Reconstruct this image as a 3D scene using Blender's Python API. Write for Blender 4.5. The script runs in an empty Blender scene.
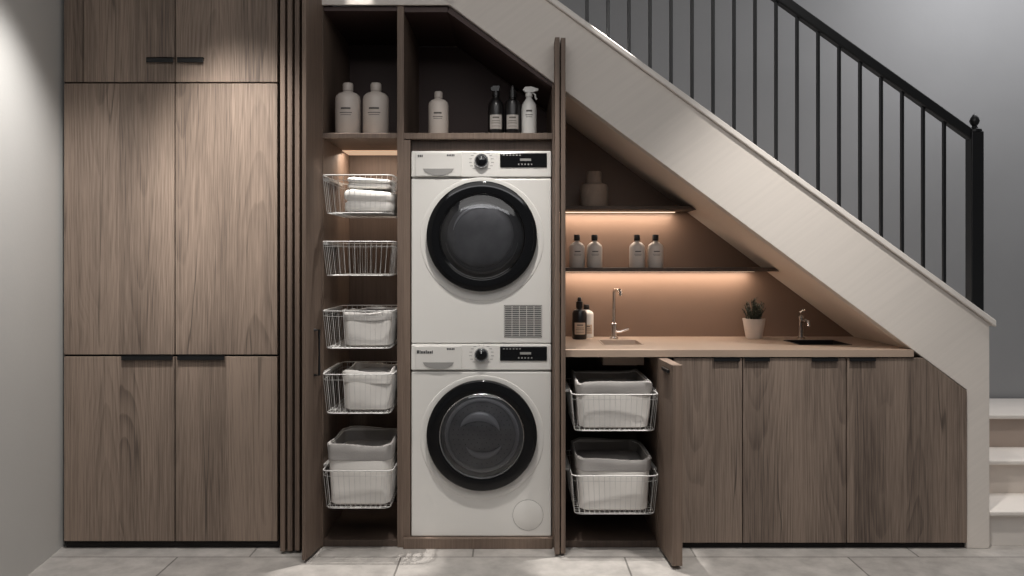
import bpy, bmesh, math, random
from mathutils import Vector, Matrix
random.seed(4)
sc = bpy.context.scene
COL = sc.collection
# ---------------------------------------------------------------- camera
F=828.0; D=3.6; H=1.25
cd=bpy.data.cameras.new("camera"); cam=bpy.data.objects.new("camera",cd); COL.objects.link(cam)
cam.location=(0,-D,H); cam.rotation_euler=(math.pi/2,0,0)
cd.sensor_width=36; cd.lens=F/1024*36; cd.shift_y=-28/1024; cd.clip_start=0.05
sc.camera=cam
sc.view_settings.view_transform='Standard'
sc.view_settings.look='None'
def WX(px,y=0): return (px-512)*(D+y)/F
def WZ(py,y=0): return H-(py-260)*(D+y)/F
# ---------------------------------------------------------------- materials
def s2l(c):
    return tuple(((v/255)/12.92 if v/255<=0.04045 else ((v/255+0.055)/1.055)**2.4) for v in c)+(1,)
def newmat(n):
    m=bpy.data.materials.new(n); m.use_nodes=True
    nt=m.node_tree; b=nt.nodes['Principled BSDF']; return m,nt,b
def N(nt,t,**k):
    n=nt.nodes.new(t)
    for a,v in k.items(): setattr(n,a,v)
    return n
def plain(n,rgb,rough=0.5,metal=0,var=0.08,scale=8,bump=0.0,bscale=60,emit=None,estr=0,coat=0,stretch=None,rot=0):
    m,nt,b=newmat(n)
    tc=N(nt,'ShaderNodeTexCoord'); no=N(nt,'ShaderNodeTexNoise'); no.inputs['Scale'].default_value=scale; no.inputs['Detail'].default_value=5
    src=tc.outputs['Object']
    if stretch:
        m0=N(nt,'ShaderNodeMapping'); m0.inputs['Rotation'].default_value=(0,rot,0); nt.links.new(src,m0.inputs[0])
        m1=N(nt,'ShaderNodeMapping'); m1.inputs['Scale'].default_value=stretch; nt.links.new(m0.outputs[0],m1.inputs[0]); src=m1.outputs[0]
    nt.links.new(src,no.inputs['Vector'])
    r=N(nt,'ShaderNodeValToRGB'); c=s2l(rgb)
    r.color_ramp.elements[0].position=.3; r.color_ramp.elements[1].position=.7
    r.color_ramp.elements[0].color=tuple(v*(1-var) for v in c[:3])+(1,)
    r.color_ramp.elements[1].color=tuple(min(1,v*(1+var)) for v in c[:3])+(1,)
    nt.links.new(no.outputs['Fac'],r.inputs['Fac']); nt.links.new(r.outputs['Color'],b.inputs['Base Color'])
    b.inputs['Roughness'].default_value=rough; b.inputs['Metallic'].default_value=metal
    b.inputs['Coat Weight'].default_value=coat
    if bump:
        n2=N(nt,'ShaderNodeTexNoise'); n2.inputs['Scale'].default_value=bscale; n2.inputs['Detail'].default_value=6
        nt.links.new(tc.outputs['Object'],n2.inputs['Vector'])
        bp=N(nt,'ShaderNodeBump'); bp.inputs['Strength'].default_value=bump; bp.inputs['Distance'].default_value=.01
        nt.links.new(n2.outputs['Fac'],bp.inputs['Height']); nt.links.new(bp.outputs['Normal'],b.inputs['Normal'])
    if emit:
        b.inputs['Emission Color'].default_value=s2l(emit); b.inputs['Emission Strength'].default_value=estr
    return m
def wood(n,dark,light,board=0.24,rough=0.62,ring=1.0,rot=0.0):
    """plain-sawn oak: nested parabola growth rings per board, pores and knots"""
    m,nt,b=newmat(n); L=nt.links.new
    def MA(op,a,b_=None,c=None,clamp=False):
        q=N(nt,'ShaderNodeMath',operation=op); q.use_clamp=clamp
        for i,v in enumerate((a,b_,c)):
            if v is None: continue
            if isinstance(v,(int,float)): q.inputs[i].default_value=v
            else: L(v,q.inputs[i])
        return q.outputs[0]
    tc=N(nt,'ShaderNodeTexCoord'); oi=N(nt,'ShaderNodeObjectInfo')
    src=tc.outputs['Object']
    sep=N(nt,'ShaderNodeSeparateXYZ'); L(src,sep.inputs[0])
    xd=MA('DIVIDE',sep.outputs['X'],board); bid=MA('FLOOR',xd)
    xl=MA('MULTIPLY',MA('SUBTRACT',MA('FRACT',xd),.5),board)
    idv=MA('MULTIPLY_ADD',oi.outputs['Random'],61.0,bid)
    wn=N(nt,'ShaderNodeTexWhiteNoise',noise_dimensions='1D'); L(idv,wn.inputs['W'])
    ws=N(nt,'ShaderNodeSeparateColor'); L(wn.outputs['Color'],ws.inputs[0])
    off=N(nt,'ShaderNodeCombineXYZ'); mo=MA('MULTIPLY',wn.outputs['Value'],57.0)
    for i in range(3): L(mo,off.inputs[i])
    va=N(nt,'ShaderNodeVectorMath',operation='ADD'); L(src,va.inputs[0]); L(off.outputs[0],va.inputs[1])
    def noise(sx,sz,det,dist=0):
        mp=N(nt,'ShaderNodeMapping'); mp.inputs['Scale'].default_value=(sx,sx,sz); L(va.outputs[0],mp.inputs[0])
        no=N(nt,'ShaderNodeTexNoise'); no.inputs['Scale'].default_value=1; no.inputs['Detail'].default_value=det; no.inputs['Distortion'].default_value=dist
        L(mp.outputs[0],no.inputs['Vector']); return no.outputs['Fac']
    mk=N(nt,'ShaderNodeMapping'); mk.inputs['Scale'].default_value=(3.6,.01,1.15); L(va.outputs[0],mk.inputs[0])
    vo=N(nt,'ShaderNodeTexVoronoi'); vo.inputs['Scale'].default_value=1; L(mk.outputs[0],vo.inputs['Vector'])
    kd=vo.outputs['Distance']
    bul=MA('POWER',2.718,MA('MULTIPLY',MA('MULTIPLY',kd,kd),-55.0))
    x0=MA('MULTIPLY_ADD',ws.outputs[0],board*1.1,-board*.55)
    xc=MA('SUBTRACT',xl,x0); x2=MA('MULTIPLY',MA('MULTIPLY',xc,xc),380.0)
    dirn=MA('MULTIPLY_ADD',MA('ROUND',ws.outputs[1]),7.0,-3.5)
    g=MA('MULTIPLY_ADD',sep.outputs['Z'],dirn,x2)
    g=MA('MULTIPLY_ADD',noise(3.0,.8,2),7.0,g)
    g=MA('MULTIPLY_ADD',noise(15,2.0,2),1.1,g)
    g=MA('MULTIPLY_ADD',bul,3.5,g)
    fr=MA('FRACT',g)
    up=MA('POWER',fr,2.2); dn=MA('SUBTRACT',1.0,MA('POWER',fr,18.0)); late=MA('MULTIPLY',up,dn)
    var=noise(5,.8,2)
    lw=MA('MULTIPLY',late,MA('MULTIPLY_ADD',var,1.6,-.25,clamp=True))
    fine=noise(460,8,2); mid=noise(150,2.4,3); low=noise(4,.5,2)
    d=MA('MULTIPLY',fine,.34); d=MA('MULTIPLY_ADD',mid,.29,d); d=MA('MULTIPLY_ADD',low,.37,d)
    d=MA('MULTIPLY_ADD',lw,-.145*ring,d)
    d=MA('MULTIPLY_ADD',wn.outputs['Value'],.04,d)
    r=N(nt,'ShaderNodeValToRGB'); r.color_ramp.elements[0].position=.34; r.color_ramp.elements[1].position=.60
    r.color_ramp.elements[0].color=s2l(dark); r.color_ramp.elements[1].color=s2l(light)
    L(d,r.inputs['Fac'])
    eye=N(nt,'ShaderNodeMapRange'); eye.inputs['From Min'].default_value=.018; eye.inputs['From Max'].default_value=.08; eye.inputs['To Min'].default_value=1-.60*min(1,ring); eye.inputs['To Max'].default_value=1; L(kd,eye.inputs['Value'])
    ck=MA('ABSOLUTE',MA('SUBTRACT',noise(9,.34,1.5),.5))
    ckm=N(nt,'ShaderNodeMapRange'); ckm.inputs['From Min'].default_value=.0015; ckm.inputs['From Max'].default_value=.006; ckm.inputs['To Min'].default_value=1-.52*min(1,ring); ckm.inputs['To Max'].default_value=1; L(ck,ckm.inputs['Value'])
    gate=N(nt,'ShaderNodeMapRange'); gate.inputs['From Min'].default_value=.48; gate.inputs['From Max'].default_value=.56; L(noise(2.5,1.3,1),gate.inputs['Value'])
    ckf=MA('ADD',MA('MULTIPLY',gate.outputs[0],ckm.outputs[0]),MA('SUBTRACT',1.0,gate.outputs[0]))
    k=MA('MULTIPLY',eye.outputs[0],ckf)
    cm=N(nt,'ShaderNodeVectorMath',operation='SCALE'); L(r.outputs['Color'],cm.inputs[0]); L(k,cm.inputs['Scale'])
    L(cm.outputs[0],b.inputs['Base Color'])
    b.inputs['Roughness'].default_value=rough
    bp=N(nt,'ShaderNodeBump'); bp.inputs['Strength'].default_value=.22; bp.inputs['Distance'].default_value=.003
    L(MA('MULTIPLY',d,k),bp.inputs['Height']); L(bp.outputs['Normal'],b.inputs['Normal'])
    return m
M={}
M['oak']=wood('oak_front',(76,64,56),(144,126,112))
M['oak_r']=wood('oak_front_base',(76,64,57),(140,123,110),board=.23)
M['oak_in']=wood('oak_panel',(86,72,63),(124,106,93),board=3,ring=.3)
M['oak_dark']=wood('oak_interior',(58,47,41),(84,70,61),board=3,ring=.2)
M['back_dark']=plain('mauve_back',(70,53,50),.6,var=.1,scale=3)
M['niche']=plain('taupe_back',(126,103,88),.5,var=.05,scale=2)
M['plaster_w']=plain('wall_plaster',(202,200,196),.92,var=.03,scale=1.5,bump=.04,bscale=60)
M['plaster_g']=plain('stairwell_plaster',(164,164,165),.92,var=.07,scale=1.2,bump=.04,bscale=40)
M['stair']=plain('pale_limewashed_stringer',(218,210,202),.8,var=.03,scale=1,bump=.03,bscale=50,stretch=(60,60,2.5),rot=math.radians(-53.5))
M['soffit']=plain('pale_soffit',(232,218,204),.6,var=.03,scale=2)
M['black']=plain('black_metal',(16,16,18),.4,var=.1)
M['blackgap']=plain('shadow_gap_filler',(26,22,21),.8)
M['white']=plain('white_enamel',(226,223,218),.28,var=.01,coat=.3)
M['white2']=plain('white_enamel_trim',(218,215,210),.35,var=.01)
M['recess']=plain('grey_recess',(150,148,145),.4,var=.02)
M['gloss']=plain('black_gloss',(8,8,10),.08,var=.1,coat=.3)
M['glossring']=plain('black_ring',(9,9,11),.08,var=.1)
M['chrome']=plain('chrome',(200,200,200),.18,metal=1,var=.03)
M['steel']=plain('drum_steel',(238,238,240),.3,metal=.2,var=.05,scale=5)
M['drumdark']=plain('drum_grey',(165,164,165),.35,metal=.15,var=.30,scale=9)
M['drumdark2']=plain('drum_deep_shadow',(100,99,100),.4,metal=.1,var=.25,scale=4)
M['perf']=plain('perforation_grey',(88,87,88),.6,var=.05)
M['nickel']=plain('brushed_nickel',(205,200,196),.25,metal=1,var=.04)
M['wire']=plain('pale_wire',(200,198,195),.5,metal=.1,var=.03)
M['top']=plain('worktop_stone',(166,146,130),.45,var=.04,scale=6)
M['fabric']=plain('white_fabric',(222,218,213),.9,var=.03,scale=12,bump=.08,bscale=160)
M['fabric_l']=plain('light_grey_fabric',(192,188,184),.9,var=.04,scale=10,bump=.1,bscale=150)
M['fabric_g']=plain('grey_fabric',(156,152,149),.9,var=.06,scale=10,bump=.12,bscale=150)
M['fabric_d']=plain('dark_fabric',(60,56,55),.95,var=.12,scale=14,bump=.2,bscale=150)
M['cream']=plain('cream_plastic',(206,195,186),.4,var=.03)
M['creamcap']=plain('cream_cap',(188,178,170),.4,var=.03)
M['capd']=plain('dark_cap',(26,22,21),.45)
M['blackp']=plain('black_plastic',(22,20,21),.3)
M['whitep']=plain('white_plastic',(222,220,216),.35,var=.02)
M['print']=plain('label_print',(92,86,82),.6)
M['logo']=plain('black_print',(62,62,64),.5)
M['printw']=plain('white_print',(210,210,210),.6)
M['label']=plain('paper_label',(170,164,158),.6,var=.03)
M['labelg']=plain('tan_label',(190,168,148),.6,var=.03)
M['vent']=plain('vent_grey',(84,83,82),.5,var=.03)
M['stone']=plain('stone_vase',(156,138,124),.85,var=.1,scale=20,bump=.3,bscale=90)
M['leaf']=plain('dark_sage_leaf',(54,60,48),.7,var=.35,scale=20)
M['soil']=plain('soil',(40,32,28),.95,var=.3,scale=60)
M['led']=plain('led_diffuser',(255,225,190),.5,emit=(255,224,196),estr=1.3)
M['ledp']=plain('led_diffuser_dim',(235,205,175),.5,emit=(255,220,188),estr=.45)
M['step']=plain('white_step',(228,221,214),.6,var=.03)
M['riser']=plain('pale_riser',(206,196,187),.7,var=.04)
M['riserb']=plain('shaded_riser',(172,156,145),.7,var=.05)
M['display']=plain('display_glass',(10,10,12),.15,var=.1)
gm,nt,b=newmat('porthole_glass'); nt.nodes.remove(b)
out=[n for n in nt.nodes if n.type=='OUTPUT_MATERIAL'][0]
tr=N(nt,'ShaderNodeBsdfTransparent'); tr.inputs[0].default_value=(.82,.82,.84,1)
gl=N(nt,'ShaderNodeBsdfGlossy'); gl.inputs['Roughness'].default_value=.04
fr=N(nt,'ShaderNodeFresnel'); fr.inputs[0].default_value=1.8
mx=N(nt,'ShaderNodeMixShader'); nt.links.new(fr.outputs[0],mx.inputs[0]); nt.links.new(tr.outputs[0],mx.inputs[1]); nt.links.new(gl.outputs[0],mx.inputs[2]); nt.links.new(mx.outputs[0],out.inputs[0])
M['glass']=gm
fm,nt,b=newmat('floor_tiles'); tc=N(nt,'ShaderNodeTexCoord'); mp=N(nt,'ShaderNodeMapping'); mp.inputs['Location'].default_value=(.467,.115,0)
nt.links.new(tc.outputs['Object'],mp.inputs[0]); br=N(nt,'ShaderNodeTexBrick'); nt.links.new(mp.outputs[0],br.inputs['Vector'])
br.inputs['Scale'].default_value=1; br.inputs['Brick Width'].default_value=.94; br.inputs['Row Height'].default_value=.94; br.inputs['Mortar Size'].default_value=.004
br.inputs['Color1'].default_value=s2l((178,173,168)); br.inputs['Color2'].default_value=s2l((166,161,156)); br.inputs['Mortar'].default_value=s2l((118,114,110)); br.offset=.68
no=N(nt,'ShaderNodeTexNoise'); no.inputs['Scale'].default_value=9; no.inputs['Detail'].default_value=9; no.inputs['Roughness'].default_value=.65; nt.links.new(tc.outputs['Object'],no.inputs['Vector'])
rr_=N(nt,'ShaderNodeValToRGB'); rr_.color_ramp.elements[0].position=.33; rr_.color_ramp.elements[0].color=(.70,.70,.70,1); rr_.color_ramp.elements[1].position=.66; rr_.color_ramp.elements[1].color=(1.06,1.06,1.06,1)
nt.links.new(no.outputs['Fac'],rr_.inputs[0])
mm=N(nt,'ShaderNodeMix',data_type='RGBA',blend_type='MULTIPLY'); mm.inputs['Factor'].default_value=1
nt.links.new(br.outputs['Color'],mm.inputs[6]); nt.links.new(rr_.outputs[0],mm.inputs[7]); nt.links.new(mm.outputs[2],b.inputs['Base Color']); b.inputs['Roughness'].default_value=.45
M['floor']=fm
# ---------------------------------------------------------------- object helpers
WL={}
def thing(name,label,cat,loc,group=None):
    e=bpy.data.objects.new(name,None); e.empty_display_size=.05; COL.objects.link(e); e.location=loc
    e["label"]=label; e["category"]=cat
    if group: e["group"]=group
    WL[e]=Vector(loc); return e
def finish(bm,name,mat,parent=None,smooth=False,label=None,bevel=0,origin=None):
    bmesh.ops.recalc_face_normals(bm,faces=bm.faces)
    if bevel:
        bmesh.ops.bevel(bm,geom=[e for e in bm.edges if len(e.link_faces)==2 and e.calc_face_angle(0)>.6],offset=bevel,segments=2,affect='EDGES',profile=.5)
    co=[v.co for v in bm.verts]
    if origin is None:
        c=Vector([(min(v[i] for v in co)+max(v[i] for v in co))/2 for i in range(3)])
    else: c=Vector(origin)
    bmesh.ops.translate(bm,verts=bm.verts,vec=-c)
    me=bpy.data.meshes.new(name); bm.to_mesh(me); bm.free()
    mats=mat if isinstance(mat,list) else [mat]
    for q in mats: me.materials.append(M[q])
    if smooth:
        for p in me.polygons: p.use_smooth=True
        try: me.set_sharp_from_angle(angle=math.radians(40))
        except Exception: pass
    o=bpy.data.objects.new(name,me); COL.objects.link(o)
    if parent is not None:
        o.parent=parent; o.location=c-WL[parent]
    else: o.location=c
    WL[o]=c
    if label: o["label"]=label
    return o
def bbox(bm,x0,x1,y0,y1,z0,z1):
    r=bmesh.ops.create_cube(bm,size=1)
    for v in r['verts']:
        v.co=Vector((x0+(v.co.x+.5)*(x1-x0),y0+(v.co.y+.5)*(y1-y0),z0+(v.co.z+.5)*(z1-z0)))
    return r['verts']
def box(name,x0,x1,y0,y1,z0,z1,mat,parent=None,bevel=.0015,**k):
    bm=bmesh.new(); bbox(bm,x0,x1,y0,y1,z0,z1); return finish(bm,name,mat,parent,bevel=bevel,**k)
def prism(bm,pts,y0,y1):
    a=[bm.verts.new((x,y0,z)) for x,z in pts]; b_=[bm.verts.new((x,y1,z)) for x,z in pts]
    bm.faces.new(a); bm.faces.new(b_[::-1]); n=len(pts)
    for i in range(n): bm.faces.new((a[i],b_[i],b_[(i+1)%n],a[(i+1)%n]))
def poly(name,pts,y0,y1,mat,parent=None,bevel=.0015,**k):
    bm=bmesh.new(); prism(bm,pts,y0,y1); return finish(bm,name,mat,parent,bevel=bevel,**k)
def lathe_bm(bm,prof,c,axis='Z',n=32,a0=0,a1=2*math.pi):
    full=abs(a1-a0-2*math.pi)<1e-6; m=n if full else n+1; rings=[]
    for r,h in prof:
        ring=[]
        if r<1e-6 and full:
            p=Vector((0,0,h)) if axis=='Z' else Vector((0,h,0)); ring=[bm.verts.new(Vector(c)+p)]
        else:
            for i in range(m):
                a=a0+(a1-a0)*i/n
                p=Vector((r*math.cos(a),r*math.sin(a),h)) if axis=='Z' else Vector((r*math.cos(a),h,r*math.sin(a)))
                ring.append(bm.verts.new(Vector(c)+p))
        rings.append(ring)
    for A,B in zip(rings,rings[1:]):
        for i in range(n):
            j=(i+1)%m
            if len(A)==1 and len(B)==1: continue
            if len(A)==1: bm.faces.new((A[0],B[i],B[j]))
            elif len(B)==1: bm.faces.new((A[i],A[j],B[0]))
            else: bm.faces.new((A[i],A[j],B[j],B[i]))
def lathe(name,prof,c,mat,parent=None,axis='Z',n=32,**k):
    bm=bmesh.new(); lathe_bm(bm,prof,c,axis,n); return finish(bm,name,mat,parent,smooth=True,**k)
def tube(bm,pts,r,n=6,closed=False):
    pts=[Vector(p) for p in pts]; rings=[]; m=len(pts)
    for i,p in enumerate(pts):
        if closed: t=(pts[(i+1)%m]-pts[i-1])
        else: t=(pts[min(i+1,m-1)]-pts[max(i-1,0)])
        t.normalize(); up=Vector((0,0,1)) if abs(t.z)<.9 else Vector((0,1,0))
        u=t.cross(up).normalized(); v=t.cross(u).normalized()
        rr0=r[i] if isinstance(r,(list,tuple)) else r
        rings.append([bm.verts.new(p+rr0*(math.cos(2*math.pi*k/n)*u+math.sin(2*math.pi*k/n)*v)) for k in range(n)])
    rng=range(m if closed else m-1)
    for i in rng:
        A=rings[i];B=rings[(i+1)%m]
        best=min(range(n),key=lambda s:(A[0].co-B[s].co).length)
        fl=(A[1].co-B[(best+1)%n].co).length>(A[1].co-B[(best-1)%n].co).length
        for k in range(n):
            k2=(k+1)%n
            b1=(best-k)%n if fl else (best+k)%n; b2=(best-k2)%n if fl else (best+k2)%n
            bm.faces.new((A[k],A[k2],B[b2],B[b1]))
    if not closed:
        bm.faces.new(rings[0]); bm.faces.new(rings[-1])
def rotz(bm,piv,ang):
    bmesh.ops.rotate(bm,verts=bm.verts,cent=Vector(piv),matrix=Matrix.Rotation(ang,3,'Z'))
def struct(o): o["kind"]="structure"; return o
# ---------------------------------------------------------------- geometry lines
SB=.745; BX,BZ=1.252,1.222
def zb(x): return BZ-SB*(x-BX)      # underside of the stair
def xb(z): return BX+(BZ-z)/SB
def zt(x): return 2.380-.73*(x-.1435)
HT=2.356
# ---------------------------------------------------------------- setting
struct(box("floor",-3.2,3.2,-4.6,1.1,-.1,0,'floor',bevel=0,origin=(0,0,0)))
bm=bmesh.new()
a=[(-1.957,0.0),(-1.957,1.0),(-2.2,1.0),(-2.2,-4.6),(-1.765,-4.6),(-1.765,-1.6)]
vs=[bm.verts.new((x,y,0)) for x,y in a]; f=bm.faces.new(vs); r=bmesh.ops.extrude_face_region(bm,geom=[f])
bmesh.ops.translate(bm,verts=[v for v in r['geom'] if isinstance(v,bmesh.types.BMVert)],vec=(0,0,3.2))
struct(finish(bm,"wall_left",'plaster_w'))
struct(box("wall_back",-2.2,3.2,1.0,1.1,0,3.2,'plaster_g',bevel=0))
struct(poly("wall_niche",[(.205,0),(1.96,0),(1.96,zb(1.96)-.001),(.205,zb(.205)-.001)],.6,.62,'niche',bevel=0))
# ---------------------------------------------------------------- staircase
st=thing("staircase","pale limewashed staircase with closed side above laundry niche","staircase",(2.0,.5,0))
xr=2.07; xp=1.97
poly("stringer",[(-.9,zt(-.9)),(xr,zt(xr)),(xr,0),(xp,0),(xp,zb(xp)),(-.9,zb(-.9))],-.012,.05,'stair',st,bevel=.003)
poly("soffit",[(-.9,zb(-.9)),(xp,zb(xp)),(xp,zb(xp)+.02),(-.9,zb(-.9)+.02)],.051,.97,'soffit',st,bevel=0)
poly("stringer_cap",[(-.9,zt(-.9)+.001),(xr+.02,zt(xr+.02)+.001),(xr+.02,zt(xr+.02)+.03),(-.9,zt(-.9)+.03)],-.03,.075,'step',st,bevel=.004)
pts=[]
for i in range(12):
    x=2.06-.245*i; z=zt(x)-.03; pts+= [(x,z),(x-.245,z)]
xl=pts[-1][0]
pts=[(2.06,zb(2.06)+.025)]+pts+[(xl,zb(xl)+.025)]
poly("step_flight",pts,.052,.97,'step',st,bevel=0)
box("end_panel",2.03,2.069,.051,.97,0,.62,'step',st)
# railing
ry=.022
rl=thing("stair_railing","black metal stair railing with slim vertical balusters","railing",(WX(975,ry),ry,zt(WX(975,ry))+.03))
def zr(x): return WZ(135,ry)-.715*(x-WX(970,ry))
bm=bmesh.new(); x0,x1=WX(500,ry),WX(969,ry)
prism(bm,[(x0,zr(x0)-.026),(x1,zr(x1)-.026),(x1,zr(x1)+.026),(x0,zr(x0)+.026)],ry-.022,ry+.022)
finish(bm,"handrail",'black',rl,bevel=.006)
nx=WX(974.5,ry); hw=.027
npst=box("newel_post",nx-hw,nx+hw,ry-hw,ry+hw,zt(nx+hw)+.031,WZ(132,ry),'black',rl,bevel=.004)
ztop=WZ(132,ry)
lathe("finial",[(0,0),(.029,0),(.029,.010),(.015,.016),(.010,.026),(.017,.036),(.021,.048),(.016,.062),(.007,.074),(0,.082)],(nx,ry,ztop),'black',npst)
for i in range(18):
    px=944-21*i; x=WX(px,ry)
    box("baluster",x-.007,x+.007,ry-.007,ry+.007,zt(x)+.024,zr(x)-.02,'black',rl,bevel=.002)
# landing steps
ls=thing("landing_steps","short flight of warm white steps climbing to a landing","stairs",(2.5,.4,0))
SZ=(.160,.320,.485)
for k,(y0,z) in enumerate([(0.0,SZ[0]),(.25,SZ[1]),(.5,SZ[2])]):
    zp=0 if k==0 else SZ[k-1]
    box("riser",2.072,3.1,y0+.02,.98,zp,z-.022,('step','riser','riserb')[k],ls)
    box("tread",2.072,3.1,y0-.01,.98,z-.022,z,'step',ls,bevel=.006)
# ---------------------------------------------------------------- tall cabinet
tcb=thing("tall_cabinet","tall floor-to-ceiling brown oak cabinet with black edge pulls","cabinet",(-1.5,.3,0))
fy=-.022
xa,xm,xz=WX(63.5,fy),WX(175,fy),WX(277.5,fy)
bm=bmesh.new()
bbox(bm,xa-.006,xa+.012,0,.6,.02,2.7); bbox(bm,xz-.015,xz,0,.6,.02,2.7); bbox(bm,xa+.012,xz-.015,.58,.6,.02,2.7); bbox(bm,xa+.012,xz-.015,.001,.58,.02,.04); bbox(bm,xa+.012,xz-.015,.001,.58,2.68,2.7)
bbox(bm,xa+.012,xz-.015,.004,.02,2.0,2.06); bbox(bm,xa+.012,xz-.015,.004,.02,.8,.9);bbox(bm,xm-.02,xm+.02,.004,.02,.04,2.68)
finish(bm,"body",'blackgap',tcb,bevel=0)
box("plinth",xa,xz,.0,.03,0,.02,'blackgap',tcb)
zs=[(.035,WZ(356)),(WZ(354),WZ(84.5)),(WZ(83),2.7)]
def edgepull(x0,x1,z,y,parent,drop=.014):
    bm=bmesh.new(); bbox(bm,x0,x1,y-.014,y,z-.001,z+.004); bbox(bm,x0,x1,y-.014,y-.010,z-drop,z+.004)
    return finish(bm,"handle",'black',parent,bevel=.0008)
hy=-.036
for r_,(z0,z1) in enumerate(zs):
    d1=box("door",xa+(.086 if r_==2 else .002),xm-.0025,fy,-.001,z0,z1,'oak',tcb)
    d2=box("door",xm+.0025,xz-.001,fy,-.001,z0,z1,'oak',tcb)
    if r_==0:
        edgepull(WX(121,hy),WX(172,hy),z1+.004,fy,d1,.018); edgepull(WX(177,hy),WX(224,hy),z1+.004,fy,d2,.018)
    if r_==2:
        edgepull(WX(146,hy),WX(173,hy),WZ(60),fy,d1,.018); edgepull(WX(177,hy),WX(203,hy),WZ(60),fy,d2,.018)
box("end_stile",xa+.002,xa+.082,fy,-.001,zs[2][0],2.7,'oak',tcb)
# ---------------------------------------------------------------- folded doors
fp=thing("folding_door","stack of folded brown oak slatted door leaves","door",(-.93,.1,0))
for i in range(4):
    x=-.985+.030*i
    box("leaf",x,x+.021,-.085+.004*i,.35,.012,2.7,'oak_in',fp,bevel=.003)
struct(box("trim_1",xz+.001,-.862,.36,.38,0,2.7,'blackgap',bevel=0))
# ---------------------------------------------------------------- pantry
PX0,PX1=-.822,-.5
pc=thing("pantry_cabinet","narrow open pull-out laundry cabinet lit by warm strip","cabinet",(-.66,.3,0))
zsf=WZ(133); zsb=zsf-.022
box("side_panel",-.86,PX0,.0,.6,0,HT,'oak_in',pc)
box("back_panel",PX0,PX1-.001,.585,.6,0,zsb,'oak_dark',pc)
box("upper_back_panel",PX0,PX1-.001,.585,.6,zsb,HT,'back_dark',pc)
box("top_panel",PX0,PX1-.001,.01,.585,HT-.02,HT,'back_dark',pc)
box("base_panel",PX0,PX1-.001,.01,.585,0,.03,'oak_dark',pc)
box("shelf",PX0,PX1-.001,.0,.585,zsf-.022,zsf,'oak_in',pc)
box("led_strip",PX0+.002,PX1-.003,.40,.57,zsf-.025,zsf-.022,'ledp',pc,bevel=0)
bm=bmesh.new(); bbox(bm,-.84,-.822,-.19,-.004,.012,2.7); rotz(bm,(-.822,0,0),math.radians(-8))
dl=finish(bm,"door",'oak_in',pc,bevel=.0015)
bm=bmesh.new()
tube(bm,[(-.822,-.10,WZ(330,-.1)),(-.80,-.10,WZ(330,-.1)),(-.80,-.10,WZ(375,-.1)),(-.822,-.10,WZ(375,-.1))],.006,8); rotz(bm,(-.822,0,0),math.radians(-8))
finish(bm,"handle",'black',dl)
struct(box("trim_2",-.862,xb(HT)+.02,-.012,.0,HT,2.7,'stair'))
# ---------------------------------------------------------------- laundry tower
tw=thing("laundry_tower_cabinet","tall oak frame cabinet holding stacked laundry machines","cabinet",(-.14,.3,0))
TX0,TX1=-.47,.175
poly("side_panel",[(-.4995,0),(TX0,0),(TX0,HT-.001),(-.4995,HT-.001)],0,.6,'oak_in',tw)
box("side_filler",TX0,-.4425,.0,.03,.046,zsf-.03,'oak_in',tw)
poly("side_panel",[(TX1,0),(.203,0),(.203,zb(.203)-.002),(TX1,zb(TX1)-.002)],0,.6,'oak_in',tw)
poly("back_panel",[(TX0,0),(TX1,0),(TX1,zb(TX1)-.03),(xb(HT)-.0,HT-.03),(TX0,HT-.03)],.585,.6,'back_dark',tw,bevel=0)
box("top_panel",TX0,xb(HT)-.01,.01,.585,HT-.025,HT-.001,'back_dark',tw,bevel=0)
poly("sloped_top_panel",[(xb(HT)-.01,HT-.025),(TX1,zb(TX1)-.02),(TX1,zb(TX1)-.003),(xb(HT)-.003,HT-.003)],.01,.585,'back_dark',tw,bevel=0)
box("shelf",TX0,TX1,-.002,.585,WZ(139),zsf,'oak_in',tw)
box("header",-.4415,TX1,.03,.05,1.728,WZ(139),'oak_dark',tw)
box("base_panel",TX0,TX1,-.02,.585,0,.046,'oak_in',tw)
fd=thing("folding_door","pair of folded oak door leaves standing open edge-on","door",(.2,-.06,0))
box("leaf",.181,.2005,-.115,-.022,.01,WZ(38,-.1),'oak_in',fd,bevel=.002)
box("leaf",.2065,.226,-.105,-.022,.01,WZ(38,-.1),'oak_in',fd,bevel=.002)
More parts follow.
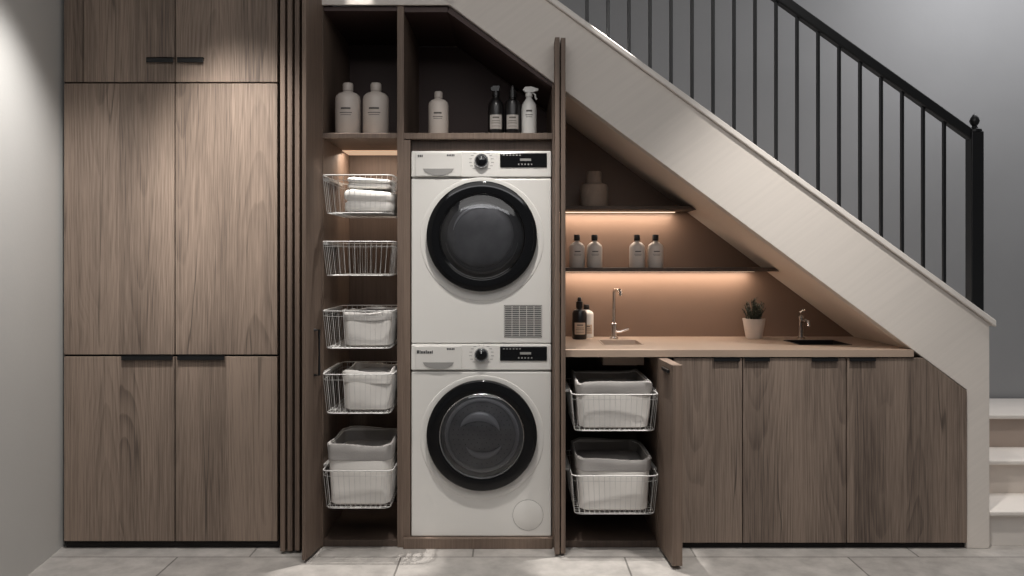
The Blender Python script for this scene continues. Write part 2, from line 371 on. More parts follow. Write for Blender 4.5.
# ---------------------------------------------------------------- machines
def machine(kind,z0,z1):
    dry=kind=='dryer'
    w=thing("tumble_dryer" if dry else "washing_machine",
        "white front-loading tumble dryer with black round door" if dry else "white front-loading washing machine with black-rimmed glass door",
        "dryer" if dry else "washing machine",(-.135,.3,z0))
    x0,x1=-.438,.171
    zc=z1-.117
    box("body",x0,x1,.0,.58,z0,zc-.002,'white',w,bevel=.006)
    box("control_panel",x0,x1,-.004,.58,zc+.002,z1,'white',w,bevel=.006)
    X=lambda p: WX(p,-.004)
    T=z1
    dr=box("detergent_drawer",X(415),X(462),-.010,-.003,zc+.006,T-.008,'white2',w,bevel=.003)
    bm=bmesh.new(); n=16; gx0,gx1=X(423),X(454); zg=T-.078
    top=[(gx0+(gx1-gx0)*i/n, zg) for i in range(n+1)]; bot=[(gx0+(gx1-gx0)*i/n, zg-.030*math.sin(math.pi*i/n)**.5) for i in range(n-1,0,-1)]
    prism(bm,top+bot,-.0125,-.0098); finish(bm,"grip",'recess',dr)
    if dry:
        bm=bmesh.new()
        for i in range(3): bbox(bm,X(418)+.008*i,X(418)+.008*i+.005,-.0112,-.0098,T-.028,T-.018)
        finish(bm,"print",'logo',dr)
    else:
        bm=bmesh.new(); gx=X(417)
        for wdt,hh,gap in ((.010,.014,.002),(.004,.014,.002),(.008,.010,.0025),(.008,.010,.002),(.005,.014,.002),(.008,.010,.002),(.008,.010,.002),(.004,.013,.002)):
            bbox(bm,gx,gx+wdt,-.0112,-.0098,T-.040,T-.040+hh); gx+=wdt+gap
        finish(bm,"logo",'logo',dr)
    bm=bmesh.new()
    for i in range(5): bbox(bm,X(447)+.007*i,X(447)+.007*i+.005,-.0112,-.0098,T-.024,T-.016)
    finish(bm,"print",'logo',dr)
    kx=X(481.5); kz=T-.045
    kn=lathe("dial",[(.031,-.004),(.031,-.018),(.028,-.022),(.024,-.022)],(kx,0,kz),'chrome',w,'Y')
    lathe("dial_face",[(.0245,-.02),(.0235,-.026),(.021,-.028),(0,-.028)],(kx,0,kz),'gloss',kn,'Y')
    bm=bmesh.new(); bbox(bm,kx-.0015,kx+.0015,-.0292,-.0278,kz+.006,kz+.018); finish(bm,"pointer",'printw',kn)
    bm=bmesh.new()
    for i in range(14):
        t=math.radians(-140+i*280/13); r=.042; px=kx+r*math.sin(t); pz=kz+r*math.cos(t)
        L_=.012 if abs(px-kx)>.02 else .004
        xx=px if px>kx else px-L_
        bbox(bm,xx,xx+L_,-.0052,-.0038,pz-.0012,pz+.0012)
    finish(bm,"dial_print",'recess',w)
    dp=box("display",X(500),X(547),-.009,-.003,T-.072,T-.010,'display',w,bevel=.003)
    bm=bmesh.new()
    for i in range(6): bbox(bm,X(503)+.014*i,X(503)+.014*i+.007,-.0102,-.0088,T-.022,T-.018)
    for i in range(5): bbox(bm,X(518)+.014*i,X(518)+.014*i+.006,-.0102,-.0088,T-.062,T-.056)
    bbox(bm,X(520),X(531),-.0102,-.0088,T-.044,T-.034)
    finish(bm,"display_symbols",'recess',dp)
    zc_=WZ(236.5 if dry else 434.5); dx=WX(482)
    R=.238
    lathe("door_recess",[(R+.032,.001),(R+.030,-.0025),(R+.022,-.0035),(R+.010,-.002),(R+.005,-.001),(R-.02,-.001)],(dx,0,zc_-.012),'white',w,'Y',n=64)
    Ri=.180
    dd=lathe("door",[(R,-.001),(R+.001,-.026),(R-.001,-.029),(R-.004,-.0305),(Ri+.012,-.0330),(Ri+.004,-.031),(Ri,-.027),(Ri,-.02)],(dx,0,zc_),'glossring',w,'Y',n=96,label="glossy black ring door")
    lathe("door_trim",[(Ri+.005,-.0315),(Ri+.004,-.0345),(Ri+.002,-.0360),(Ri-.001,-.035),(Ri-.002,-.028)],(dx,0,zc_),'chrome' if not dry else 'gloss',dd,'Y',n=64)
    def crescent(a0,a1,rad,wid,ox,oz,yy,mat,nm):
        bm=bmesh.new(); n=22; P=[];Rr=[]
        for i in range(n+1):
            t=math.radians(a0+(a1-a0)*i/n)
            P.append((dx+ox+rad*math.cos(t),yy,zc_+oz+rad*math.sin(t))); Rr.append(max(.0012,wid*math.sin(math.pi*i/n)**.8))
        tube(bm,P,Rr,10)
        for v in bm.verts: v.co.y=yy+(v.co.y-yy)*.45
        finish(bm,nm,mat,dd,smooth=True)
    if dry:
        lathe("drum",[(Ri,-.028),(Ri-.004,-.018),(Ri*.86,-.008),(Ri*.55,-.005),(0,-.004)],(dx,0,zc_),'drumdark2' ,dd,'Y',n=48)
        lathe("inner_bowl",[(Ri*.80,-.008),(Ri*.79,-.014),(Ri*.74,-.020),(Ri*.6,-.025),(Ri*.4,-.028),(Ri*.2,-.030),(0,-.030)],(dx-.006,0,zc_+.006),'drumdark',dd,'Y',n=48)
        crescent(190,350,Ri*.88,.005,0,0,-.018,'recess',"drum_seal")
        crescent(70,170,Ri*.66,.006,-.006,.006,-.027,'steel',"drum_lifter")
    else:
        lathe("drum",[(Ri,-.028),(Ri-.004,-.018),(Ri*.86,-.008),(Ri*.55,-.005),(0,-.004)],(dx,0,zc_),'drumdark' ,dd,'Y',n=48)
        lathe("drum_ring",[(Ri*.80,-.007),(Ri*.82,-.016),(Ri*.86,-.019),(Ri*.90,-.012)],(dx,0,zc_),'steel',dd,'Y',n=48)
        bm=bmesh.new()
        for rr0,nn in ((.10,6),(.22,12),(.34,18),(.46,24),(.58,30),(.70,36)):
            for i in range(nn):
                t=2*math.pi*i/nn; c=Vector((dx+math.cos(t)*Ri*rr0,-.0065-.004*max(0,rr0-.5),zc_+math.sin(t)*Ri*rr0))
                vv=[bm.verts.new(c+Vector((.0022*math.cos(q*math.pi/3),0,.0022*math.sin(q*math.pi/3)))) for q in range(6)]
                bm.faces.new(vv)
        finish(bm,"drum_perforations",'perf',dd)
        crescent(20,150,Ri*.52,.022,-.012,-.012,-.013,'steel',"drum_lifter")
        crescent(215,330,Ri*.50,.016,.006,.0,-.013,'steel',"drum_lifter")
    lathe("door_glass",[(Ri-.002,-.033),(Ri*.92,-.038),(Ri*.75,-.044),(Ri*.5,-.049),(Ri*.25,-.052),(0,-.0525)],(dx,0,zc_),'glass',dd,'Y',n=64)
    a_=[math.radians(-16+32*i/12) for i in range(13)]
    bm=bmesh.new()
    tube(bm,[(dx+math.cos(t)*(R-.012),-.030,zc_+math.sin(t)*(R-.012)) for t in a_],.004,8); finish(bm,"door_handle",'gloss',dd,smooth=True)
    if dry:
        gx0,gx1,gz0,gz1=WX(504),WX(542),WZ(337),WZ(305)
        bm=bmesh.new(); bbox(bm,gx0,gx1,-.003,.001,gz0,gz1); vg=finish(bm,"vent_grille",'vent',w,bevel=.001)
        bm=bmesh.new()
        for i in range(17):
            z=gz0+.004+i*(gz1-gz0-.008)/16
            bbox(bm,gx0+.003,gx1-.003,-.0042,-.0028,z-.0009,z+.0009)
        for j in range(6):
            xx=gx0+.003+j*(gx1-gx0-.006)/5; bbox(bm,xx-.001,xx+.001,-.0046,-.0026,gz0+.003,gz1-.003)
        finish(bm,"vent_louvre",'white2',vg)
    else:
        lathe("service_hatch",[(.066,.001),(.066,-.0008),(.065,-.0012),(0,-.0012)],(WX(528),0,WZ(515)),'white',w,'Y',n=48)
        lathe("hatch_groove",[(.0655,-.0008),(.066,-.0016),(.0668,-.0016),(.0672,.0005)],(WX(528),0,WZ(515)),'recess',w,'Y',n=48)
    return w
machine('washer',.047,.8845)
machine('dryer',.886,1.724)
# ---------------------------------------------------------------- worktop, base cabinets
wt=thing("worktop","warm beige stone worktop running under the stair slope","worktop",(.97,.3,.832))
zw1=.862; zw0=.832; xe=xb(zw1)-.003
sk1=(WX(600,.3),WX(640,.3),.19,.40); sk2=(WX(790,.3),WX(842,.3),.18,.40)
bm=bmesh.new()
def wtb(x0,x1,y0,y1): bbox(bm,x0,x1,y0,y1,zw0,zw1)
wtb(.232,xe,-.03,.18); wtb(.2045,xe,.40,.598)
wtb(.2045,.232,0.001,.40) ; wtb(.232,sk1[0],.18,.40); wtb(sk1[1],sk2[0],.18,.40); wtb(sk2[1],xe,.18,.40)
finish(bm,"slab",'top',wt,bevel=0)
for s,nm in ((sk1,0),(sk2,1)):
    k=thing("sink","small recessed sink with thin metal rim in worktop" if nm==0 else "dark recessed sink under the stair slope","sink",((s[0]+s[1])/2,.29,zw0),group="sinks in the worktop")
    e=.001; x0,x1,y0,y1=s[0]+e,s[1]-e,.181,.399
    bm=bmesh.new(); t=.006; zb0=.77
    bbox(bm,x0,x0+t,y0,y1,zb0,zw1+.002); bbox(bm,x1-t,x1,y0,y1,zb0,zw1+.002); bbox(bm,x0+t,x1-t,y0,y0+t,zb0,zw1+.002); bbox(bm,x0+t,x1-t,y1-t,y1,zb0,zw1+.002); bbox(bm,x0+t,x1-t,y0+t,y1-t,zb0,zb0+t)
    finish(bm,"basin",'top' if nm==0 else 'blackp',k,bevel=0)
    lathe("drain",[(0,.004),(.018,.004),(.02,.0)],((x0+x1)/2,.29,zb0+t),'chrome',k)
B0,B1=.2045,WX(657)
zd=.826
def unit(name,label,x0,x1):
    return thing(name,label,"cabinet",((x0+x1)/2,.3,0),group="oak base cabinets under the worktop")
u1=unit("base_cabinet","open oak base cabinet with pull-out laundry baskets",B0,B1)
box("side_panel",B0,.229,.0,.598,.0,.831,'oak_in',u1)
box("side_panel",B1,B1+.018,.0,.598,.0,.831,'oak_in',u1)
box("back_panel",.229,B1,.575,.59,0,.831,'oak_dark',u1)
box("base_panel",.229,B1,.0,.575,0,.03,'oak_dark',u1)
bm=bmesh.new(); bbox(bm,B1+.0,B1+.042,-.262,-.004,.015,zd); rotz(bm,(B1,0,0),math.radians(3.5))
d=finish(bm,"door",'oak_in',u1,bevel=.002)
bm=bmesh.new(); bbox(bm,B1-.010,B1+.0,-.22,-.12,zd-.038,zd-.024); rotz(bm,(B1,0,0),math.radians(3.5)); finish(bm,"handle",'black',d,bevel=.002)
C0,Cm,C1=B1+.019,WX(742.5,fy),WX(846.5,fy)
u2=unit("base_cabinet","closed two-door oak base cabinet with black edge pulls",C0,C1)
bm=bmesh.new(); bbox(bm,C0,C0+.016,0,.598,.02,.765); bbox(bm,C1-.016,C1,0,.598,.02,.765); bbox(bm,C0+.016,C1-.016,.58,.598,.02,.765); bbox(bm,C0+.016,C1-.016,0,.58,.02,.04); bbox(bm,C0,C1,0.001,.02,.765,.831);bbox(bm,Cm-.02,Cm+.02,.001,.02,.04,.765)
finish(bm,"body",'blackgap',u2,bevel=0)
box("plinth",C0,C1,.0,.02,0,.019,'blackgap',u2)
d=box("door",C0+.052,Cm-.002,fy,-.001,.028,zd,'oak_r',u2); edgepull(WX(714,hy),WX(740,hy),zd+.001,fy,d)
d=box("door",Cm+.002,C1-.002,fy,-.001,.028,zd,'oak_r',u2); edgepull(WX(745,hy),WX(770,hy),zd+.001,fy,d); edgepull(WX(812,hy),WX(838,hy),zd+.001,fy,d)
E0,E1=C1+.001,1.966
u3=unit("base_cabinet","oak end cabinet with corner cut to the stair slope",E0,E1)
bm=bmesh.new(); bbox(bm,E0,E0+.016,0,.598,.02,.765); bbox(bm,E0+.016,E1-.016,.58,.598,.02,.65); bbox(bm,E1-.016,E1,0,.598,.02,.65); bbox(bm,E0+.016,E1-.016,0,.58,.02,.04)
finish(bm,"body",'blackgap',u3,bevel=0)
box("plinth",E0,E1,.0,.02,0,.019,'blackgap',u3)
xq=xb(zd)-.006
d=poly("door",[(E0+.002,.028),(E1,.028),(E1,zb(E1)-.006),(xq,zd),(E0+.002,zd)],fy,-.001,'oak_r',u3); edgepull(WX(850,hy),WX(876,hy),zd+.001,fy,d)
# niche shelves
def nshelf(z,label):
    s=thing("wall_shelf",label,"shelf",(.5,.45,z),group="lit shelves in the niche")
    poly("board",[(.2045,z-.018),(xb(z-.018)-.006,z-.018),(xb(z)-.006,z),(.2045,z)],.37,.599,'oak_dark',s)
    box("led_strip",.24,xb(z)-.05,.545,.58,z-.021,z-.018,'led',s,bevel=0)
    return s
ZS1,ZS2=1.509,1.213
nshelf(ZS1,"short upper shelf with warm strip light beneath"); nshelf(ZS2,"long middle shelf with warm strip light beneath")
# ---------------------------------------------------------------- wire baskets
def basket(label,x0,x1,y0,y1,z0,z1,group,rx0,rx1,t=.014):
    b=thing("wire_basket",label,"basket",((x0+x1)/2,(y0+y1)/2,z0),group=group)
    bm=bmesh.new(); cx,cy=(x0+x1)/2,(y0+y1)/2
    def loop(f,z,rad,r=.03):
        hx=(x1-x0)/2-t*(1-f); hy=(y1-y0)/2-t*(1-f); P=[]
        for (sx,sy,a0) in ((1,1,0),(-1,1,90),(-1,-1,180),(1,-1,270)):
            for k in range(5):
                a=math.radians(a0+k*22.5); P.append((cx+sx*(hx-r)+r*math.cos(a),cy+sy*(hy-r)+r*math.sin(a),z))
        if rad: tube(bm,P,rad,6,True)
        return hx,hy
    loop(1,z1,.0026); hx0,hy0=loop(0,z0,.0022); loop(.85,z0+(z1-z0)*.86,.0012)
    finish(bm,"rim",'wire',b,smooth=True)
    bm=bmesh.new(); sp=.0205
    nx_=max(3,int((hx0*2-.04)/sp)); ny_=max(3,int((hy0*2-.04)/(sp*1.6)))
    for i in range(nx_+1):
        u=-1+2*i/nx_; xb_=cx+u*(hx0-.02); xt_=cx+u*((x1-x0)/2-.02)
        tube(bm,[(xt_,y0,z1),(xb_,y0+t,z0),(xb_,y1-t,z0),(xt_,y1,z1)],.0012,4)
    for i in range(ny_+1):
        u=-1+2*i/ny_; yb=cy+u*(hy0-.02); yt=cy+u*((y1-y0)/2-.02)
        tube(bm,[(x0,yt,z1),(x0+t,yb,z0),(x1-t,yb,z0),(x1,yt,z1)],.0012,4)
    finish(bm,"wire_mesh",'wire',b)
    for xa_,xb2 in ((rx0,x0+.002),(x1-.002,rx1)):
        if xb2-xa_>.002: box("runner",xa_+.0005,xb2,max(.01,y0+.04),y1-.02,z1-.012,z1-.002,'wire',b,bevel=.001)
    return b
G1="pull-out wire baskets in the pantry"
PB=[(1.450,1.608),(1.185,1.328),(.877,1.035),(.602,.768),(.202,.362)]
lb=["white wire basket holding folded white cloths","empty white wire basket","white wire basket holding a bin with dark opening","white wire basket holding a pale fabric liner","deep white wire basket holding a large bin"]
for (z0,z1),l in zip(PB,lb): basket(l,-.800,-.5035,-.115,.32,z0,z1,G1,PX0,PX1)
G2="pull-out wire baskets in the base cabinet"
BB=[(.532,.686),(.182,.345)]
for z0,z1 in BB: basket("wide white wire basket holding a fabric bin",.252,.615,-.13,.34,z0,z1,G2,.229,B1)
# fabric bins
def rr(cx,cy,hx,hy,r,z,n=6):
    P=[]
    for (sx,sy,a0) in ((1,1,0),(-1,1,90),(-1,-1,180),(1,-1,270)):
        for k in range(n):
            a=math.radians(a0+k*90/(n-1)); P.append(Vector((cx+sx*(hx-r)+r*math.cos(a),cy+sy*(hy-r)+r*math.sin(a),z)))
    Q=[]
    for i,p in enumerate(P):
        Q.append(p); q=P[(i+1)%len(P)]
        if (q-p).length>.04:
            for k in range(1,5): Q.append(p.lerp(q,k/5))
    return Q
def loft(bm,loops,cap0=True,cap1=True):
    R=[[bm.verts.new(p) for p in l] for l in loops]
    for A,B in zip(R,R[1:]):
        n=len(A)
        for i in range(n): bm.faces.new((A[i],A[(i+1)%n],B[(i+1)%n],B[i]))
    if cap0: bm.faces.new(R[0])
    if cap1: bm.faces.new(R[-1])
def fbin(label,x0,x1,y0,y1,z0,z1,group,fill='fabric_l',cuff=.36,cmat='fabric_l',fdrop=.22):
    b=thing("storage_bin",label,"bin",((x0+x1)/2,(y0+y1)/2,z0),group=group)
    cx,cy=(x0+x1)/2,(y0+y1)/2; hx,hy=(x1-x0)/2,(y1-y0)/2; h=z1-z0
    def L(f,z,inset=0,belly=0):
        s=.92+.08*f
        l=rr(cx,cy,hx*s-inset,hy*s-inset,.035,z); n=len(l)
        return [Vector((p.x+(p.x-cx)*.025*belly*math.sin(3*i*2*math.pi/n+z0*7),p.y+(p.y-cy)*.03*belly*math.sin(4*i*2*math.pi/n+1+z0*5),p.z)) for i,p in enumerate(l)]
    def wav(l,a):
        n=len(l)
        return [Vector((p.x,p.y,p.z+a*(math.sin(i*2*math.pi/n*3+x0*30+z0*9)+.5*math.sin(i*2*math.pi/n*7+z0*20)))) for i,p in enumerate(l)]
    bm=bmesh.new()
    loft(bm,[L(0,z0+.0,.01),L(.05,z0+.03*h),L(.25,z0+.2*h,0,.8),L(.5,z0+.45*h,0,1),L(.75,z0+.7*h,0,.7),wav(L(.95,z1-.006,.002),.004),wav(L(.95,z1-.006,.008),.004),L(.05,z0+.01,.008)])
    finish(bm,"body",'fabric',b,smooth=True)
    zc=z1-cuff*h; fc=max(.3,1-cuff)
    bm=bmesh.new()
    loft(bm,[wav(L(fc,zc,-.001),.003),wav(L(fc,zc,-.003),.003),L((fc+1)/2,(zc+z1)/2,-.004,.9),wav(L(.98,z1-.006,-.004,.3),.005),wav(L(.98,z1,-.001,.3),.005),wav(L(.98,z1-.001,.006,.3),.005),L(.92,z1-.02,.010),L(.75,zc,.010)],False,False)
    finish(bm,"cuff",cmat,b,smooth=True)
    if fill:
        bm=bmesh.new(); zf=z1-fdrop*h
        l0=L(.7,zf-.03,.012); l1=L(.85,zf,.016); l2=[Vector((cx+(p.x-cx)*.6,cy+(p.y-cy)*.6,p.z+.012+.006*math.sin(i*.8))) for i,p in enumerate(l1)]
        loft(bm,[l0,l1,l2]); finish(bm,"contents",fill,b,smooth=True)
    return b
def towel(label,x0,x1,y0,y1,z0,h,mat,seed,tilt=0.0):
    rnd=random.Random(seed); bm=bmesh.new(); cx,cy=(x0+x1)/2,(y0+y1)/2; hx,hy=(x1-x0)/2,(y1-y0)/2
    ph=rnd.uniform(0,6)
    def LL(ins,t):
        l=rr(cx,cy,hx-ins,hy-ins,.025,z0+t*h); n=len(l)
        return [Vector((p.x+.002*math.sin(i*.9+ph+t*3),p.y,z0+(p.z-z0)*(1+tilt*(p.x-cx)/hx+.06*math.sin(i*2*math.pi/n*2+ph)))) for i,p in enumerate(l)]
    loft(bm,[LL(.018,.0),LL(.005,.06),LL(0,.2),LL(.002,.38),LL(.008,.47),LL(.008,.51),LL(.001,.6),LL(0,.78),LL(.006,.93),LL(.022,1.0)])
    o=finish(bm,"folded_towel",mat,None,smooth=True)
    o["label"]=label; o["category"]="towel"; o["group"]="folded towels in the top wire basket"
    return o
G3="fabric bins in the wire baskets"; e=.005
z=PB[0][0]+e
towel("thick folded white towel in a wire basket",-.722,-.517,-.06,.22,z,.095,'fabric',1)
towel("small folded white cloth on a thick towel",-.712,-.527,-.04,.20,z+.102,.048,'fabric',3,-.08)
fbin("small pale fabric bin with dark opening",-.725,-.517,-.07,.22,PB[2][0]+e,1.030,G3,'fabric_d',cuff=.24,cmat='fabric_l',fdrop=.12)
fbin("small pale fabric bin with soft turned rim",-.725,-.517,-.07,.22,PB[3][0]+e,.775,G3,'fabric_l',cuff=.30,cmat='fabric',fdrop=.15)
fbin("large white fabric bin with soft grey rim",-.787,-.512,-.09,.27,PB[4][0]+e,.468,G3,'fabric_g',cuff=.26,cmat='fabric_g')
fbin("wide white fabric bin with light grey folded rim",.275,.592,-.105,.28,BB[0][0]+e,.735,G3,'fabric_g',cuff=.28,cmat='fabric_g')
fbin("wide white fabric bin with soft sagging rim",.275,.592,-.105,.28,BB[1][0]+e,.412,G3,'fabric_g',cuff=.24,cmat='fabric_g')
# ---------------------------------------------------------------- bottles
def bottle(name,label,x,y,z,h,r,style,body,cap,lab=None,printm='print',group=None,flip=1):
    b=thing(name,label,"bottle",(x,y,z),group=group); c=(x,y,z)
    if style=='big': pr=[(0,0),(.9,0),(1,.03),(1,.68),(.94,.75),(.72,.80),(.42,.83),(.36,.85)]; cp=[(.40,.85),(.42,.87),(.42,.97),(.36,1),(0,1)]
    elif style=='small': pr=[(0,0),(.92,0),(1,.03),(1,.60),(.92,.68),(.6,.75),(.30,.79),(.26,.82)]; cp=[(.38,.82),(.40,.83),(.40,.98),(.34,1),(0,1)]
    elif style=='dropper': pr=[(0,0),(.92,0),(1,.02),(1,.62),(.8,.69),(.4,.72),(.36,.75)]; cp=[(.48,.75),(.48,.90),(.3,.91),(.3,.96),(.2,1),(0,1)]
    else: pr=[(0,0),(.92,0),(1,.03),(1,.55),(.9,.64),(.55,.72),(.38,.76),(.36,.79)]; cp=[(.46,.79),(.46,.86),(.3,.87),(.28,.90)]
    lathe("body",[(a*r,q*h) for a,q in pr],c,body,b,n=28)
    lathe("cap",[(a*r,q*h) for a,q in cp],c,cap,b,n=20)
    if style in('spray','nozzle'):
        bm=bmesh.new(); wf=1.0 if style=='spray' else .55
        zz=z+h*.88
        prof=[(-.45*r,zz),(.5*r,zz),(1.2*r*wf,zz+.035*h),(1.25*r*wf,zz+.075*h),(.3*r,z+h),(-.5*r,z+h*.995),(-.85*r*wf,zz+.05*h)]
        prism(bm,[(x+flip*px,pz) for px,pz in prof],y-.28*r,y+.28*r)
        finish(bm,"spray_head",cap,b,bevel=.002)
        if style=='spray':
            bm=bmesh.new(); tube(bm,[(x+flip*.45*r,y,zz),(x+flip*.8*r,y,zz-.04*h),(x+flip*.85*r,y,zz-.10*h),(x+flip*1.0*r,y,zz-.14*h)],.004,6); finish(bm,"trigger",cap,b)
    if lab:
        z0,z1=.12,.40
        bm=bmesh.new(); lathe_bm(bm,[(r*1.006,z0*h),(r*1.012,z0*h+.001),(r*1.012,z1*h-.001),(r*1.006,z1*h)],c,'Z',16,math.radians(-135),math.radians(-45)); finish(bm,"paper_label",lab,b,smooth=True)
    bm=bmesh.new()
    rows=((.33,.03,24),(.27,.014,30),(.23,.012,34),(.17,.010,30)) if lab else ((.47,.035,22),(.40,.014,28),(.36,.010,24))
    for zz,hh,w in rows:
        lathe_bm(bm,[(r*1.018,(zz)*h),(r*1.018,(zz+hh)*h)],c,'Z',8,math.radians(-90-w),math.radians(-90+w))
    finish(bm,"label_print",printm,b,smooth=True)
    return b
zs_=zsf
y=.09; GT="bottles on the top shelves"
bottle("bottle","large cream detergent bottle on the oak shelf",WX(348,y),y,zs_,.235,.056,'big','cream','creamcap',group=GT)
bottle("bottle","large cream detergent bottle on the oak shelf",WX(376,y),y,zs_,.235,.058,'big','cream','creamcap',group=GT)
bottle("bottle","plain cream lotion bottle above the dryer",WX(438.5,y),y,zs_,.197,.045,'big','cream','creamcap',group=GT)
bottle("spray_bottle","black spray bottle with narrow nozzle and pale label",WX(496,y),y,zs_,.225,.036,'nozzle','blackp','blackp','label',group=GT,flip=-1)
bottle("spray_bottle","black spray bottle with small pale print",WX(512.5,y),y,zs_,.225,.036,'dropper','blackp','blackp','label',group=GT)
bottle("spray_bottle","white trigger spray bottle above the dryer",WX(529,y),y,zs_,.220,.034,'spray','whitep','whitep',group=GT)
y=.44
for px in (577,594.5,637,655.5): bottle("bottle","small cream soap bottle with dark cap on lit shelf",WX(px,y),y,ZS2,.160,.038,'small','cream','capd',group="soap bottles on the lit shelf")
y=.47
bottle("bottle","black dropper bottle with cream label on worktop",WX(579.5,y),y,zw1,.205,.036,'dropper','blackp','blackp','labelg')
bottle("bottle","white lotion bottle with tan label behind a black bottle",WX(586.5,.55),.555,zw1,.165,.036,'big','whitep','capd','labelg')
vz=ZS1; y=.47
va=thing("vase","tiered matte stone vase on the upper shelf","vase",(WX(594,y),y,vz))
lathe("body",[(0,0),(.066,0),(.070,.006),(.070,.095),(.064,.110),(.040,.118),(.038,.122),(.038,.170),(.034,.175),(.028,.175),(.028,.13),(0,.125)],(WX(594,y),y,vz),'stone',va)
# plant
y=.5; px_=WX(754,y)
pl=thing("potted_plant","small bushy dark green plant in pale ceramic pot","plant",(px_,y,zw1))
lathe("pot",[(0,0),(.036,0),(.040,.004),(.054,.088),(.056,.098),(.050,.098),(.046,.082),(0,.080)],(px_,y,zw1),'cream',pl)
lathe("soil",[(.046,.0825),(.02,.088),(0,.09)],(px_,y,zw1),'soil',pl)
bm=bmesh.new(); rnd=random.Random(7)
for i in range(60):
    a=rnd.uniform(0,6.28); rr0=rnd.uniform(0,.034); le=rnd.uniform(.055,.120)*(1-.25*rr0/.034); sp=rnd.uniform(.0,.036)
    p0=Vector((px_+rr0*math.cos(a),y+rr0*math.sin(a),zw1+.083)); p2=p0+Vector((sp*math.cos(a),sp*math.sin(a),le)); p1=(p0+p2)/2+Vector((0,0,.008))
    tube(bm,[p0,p1,p2],.0013,4)
    for k in range(14):
        t=.2+.8*k/13; q=p0.lerp(p2,t); aa=rnd.uniform(0,6.28); dv=Vector((math.cos(aa),math.sin(aa),.9)).normalized()*rnd.uniform(.010,.017); s=Vector((-math.sin(aa),math.cos(aa),0))*.0024
        v=[bm.verts.new(q),bm.verts.new(q+dv*.35+s),bm.verts.new(q+dv),bm.verts.new(q+dv*.35-s)]; bm.faces.new(v)
finish(bm,"foliage",'leaf',pl)
# faucets
GF="faucets on the worktop"
x,y=WX(614,.47),.47
f=thing("faucet","tall slim brushed nickel faucet with short angular spout","faucet",(x,y,zw1),group=GF)
lathe("base",[(0,0),(.022,0),(.022,.006),(.014,.010),(.014,.075),(.009,.080)],(x,y,zw1),'nickel',f,n=24)
bm=bmesh.new(); tube(bm,[(x,y,zw1+.05),(x,y,zw1+.228),(x+.001,y-.004,zw1+.238),(x+.004,y-.012,zw1+.242),(x+.016,y-.09,zw1+.242),(x+.018,y-.098,zw1+.239),(x+.019,y-.10,zw1+.217)],.008,10); finish(bm,"spout",'nickel',f,smooth=True)
bm=bmesh.new(); tube(bm,[(x+.010,y,zw1+.035),(x+.030,y,zw1+.035),(x+.034,y,zw1+.036),(x+.072,y-.01,zw1+.050)],.006,8); finish(bm,"lever",'nickel',f,smooth=True)
x=WX(801,.47)
f=thing("faucet","small metallic pillar faucet beside dark sink","faucet",(x,y,zw1),group=GF)
lathe("base",[(0,0),(.020,0),(.020,.006),(.014,.010),(.013,.10),(.015,.104),(.015,.112),(.006,.118),(0,.118)],(x,y,zw1),'nickel',f,n=24)
bm=bmesh.new(); tube(bm,[(x,y,zw1+.085),(x+.004,y-.05,zw1+.095),(x+.006,y-.085,zw1+.09),(x+.006,y-.092,zw1+.07)],.007,10); finish(bm,"spout",'nickel',f,smooth=True)
bm=bmesh.new(); tube(bm,[(x,y,zw1+.115),(x-.004,y,zw1+.130),(x+.012,y-.02,zw1+.145)],.004,8); finish(bm,"lever",'nickel',f,smooth=True)
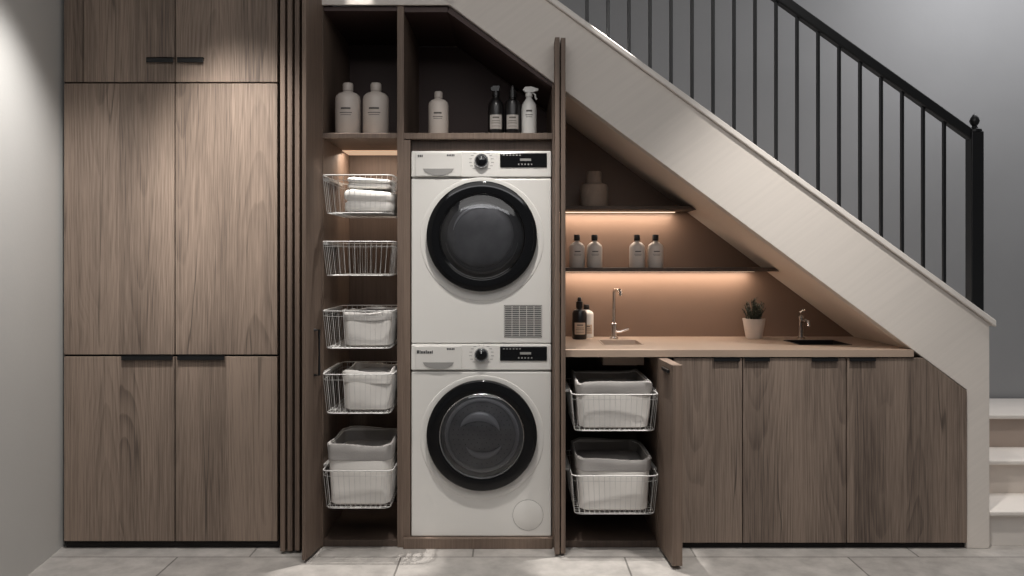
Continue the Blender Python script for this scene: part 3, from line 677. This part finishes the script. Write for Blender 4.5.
# ---------------------------------------------------------------- lights
def area(loc,rot,sx,sy,e,col,spread=None):
    l=bpy.data.lights.new("area_light",'AREA'); l.shape='RECTANGLE'; l.size=sx; l.size_y=sy; l.energy=e; l.color=col
    if spread: l.spread=spread
    o=bpy.data.objects.new("area_light",l); o.location=loc; o.rotation_euler=rot; COL.objects.link(o); return o
warm=(1,.83,.68)
area((-.66,.42,zsf-.032),(math.radians(10),0,0),.30,.22,2.7,warm)
area((.52,.55,ZS1-.026),(math.radians(5),0,0),.58,.05,1.7,warm)
area((.72,.55,ZS2-.026),(math.radians(5),0,0),.95,.05,2.8,warm)
area((0.2,-2.4,3.1),(math.radians(28),0,0),3.2,1.6,21,(1,.97,.94))
area((2.60,.35,3.15),(0,0,0),1.1,.5,18,(.98,.98,1))
area((0,-3.9,2.95),(math.radians(62),0,0),3.0,.30,9,(.98,.98,1))  # added strip light without a seen source, gives curved reflections on machine doors
def spot(loc,tgt,e,ang,blend,col=(1,.96,.91),soft=.05):
    l=bpy.data.lights.new("spot_light",'SPOT'); l.energy=e; l.spot_size=math.radians(ang); l.spot_blend=blend; l.color=col; l.shadow_soft_size=soft
    o=bpy.data.objects.new("spot_light",l); o.location=loc; o.rotation_euler=(Vector(tgt)-Vector(loc)).to_track_quat('-Z','Y').to_euler(); COL.objects.link(o)
spot((-1.10,-1.0,2.9),(-1.20,0,1.60),250,34,1.0)
spot((-1.3,-1.0,2.9),(-1.3,0,.3),56,46,1.0)
spot((-.1,-.95,3.0),(-.12,-.05,.9),135,46,.9)
spot((1.15,-1.0,3.0),(1.2,-.05,.5),155,56,.9)
spot((-1.40,-.75,2.6),(-1.93,-.30,.95),100,66,1.0,(1,.98,.96))
spot((-.66,-.045,2.99),(-.66,-.13,0),300,16,.5,soft=.008)  # added narrow spot, meant to throw pantry basket shadows onto the floor
spot((.43,-.045,2.99),(.43,-.15,0),300,16,.5,soft=.008)  # same kind of added spot, for wire shadows below the base cabinet baskets
spot((-.6,-.9,3.0),(-.6,-.38,0),50,40,1.0)
spot((1.1,-.9,3.0),(1.1,-.38,0),50,44,1.0)
spot((2.75,-.6,2.9),(2.6,.2,.1),75,40,.9)  # added spot that brightens the landing steps
w=bpy.data.worlds.new("world"); sc.world=w; w.use_nodes=True
w.node_tree.nodes['Background'].inputs[0].default_value=(.97,.98,1,1); w.node_tree.nodes['Background'].inputs[1].default_value=.12
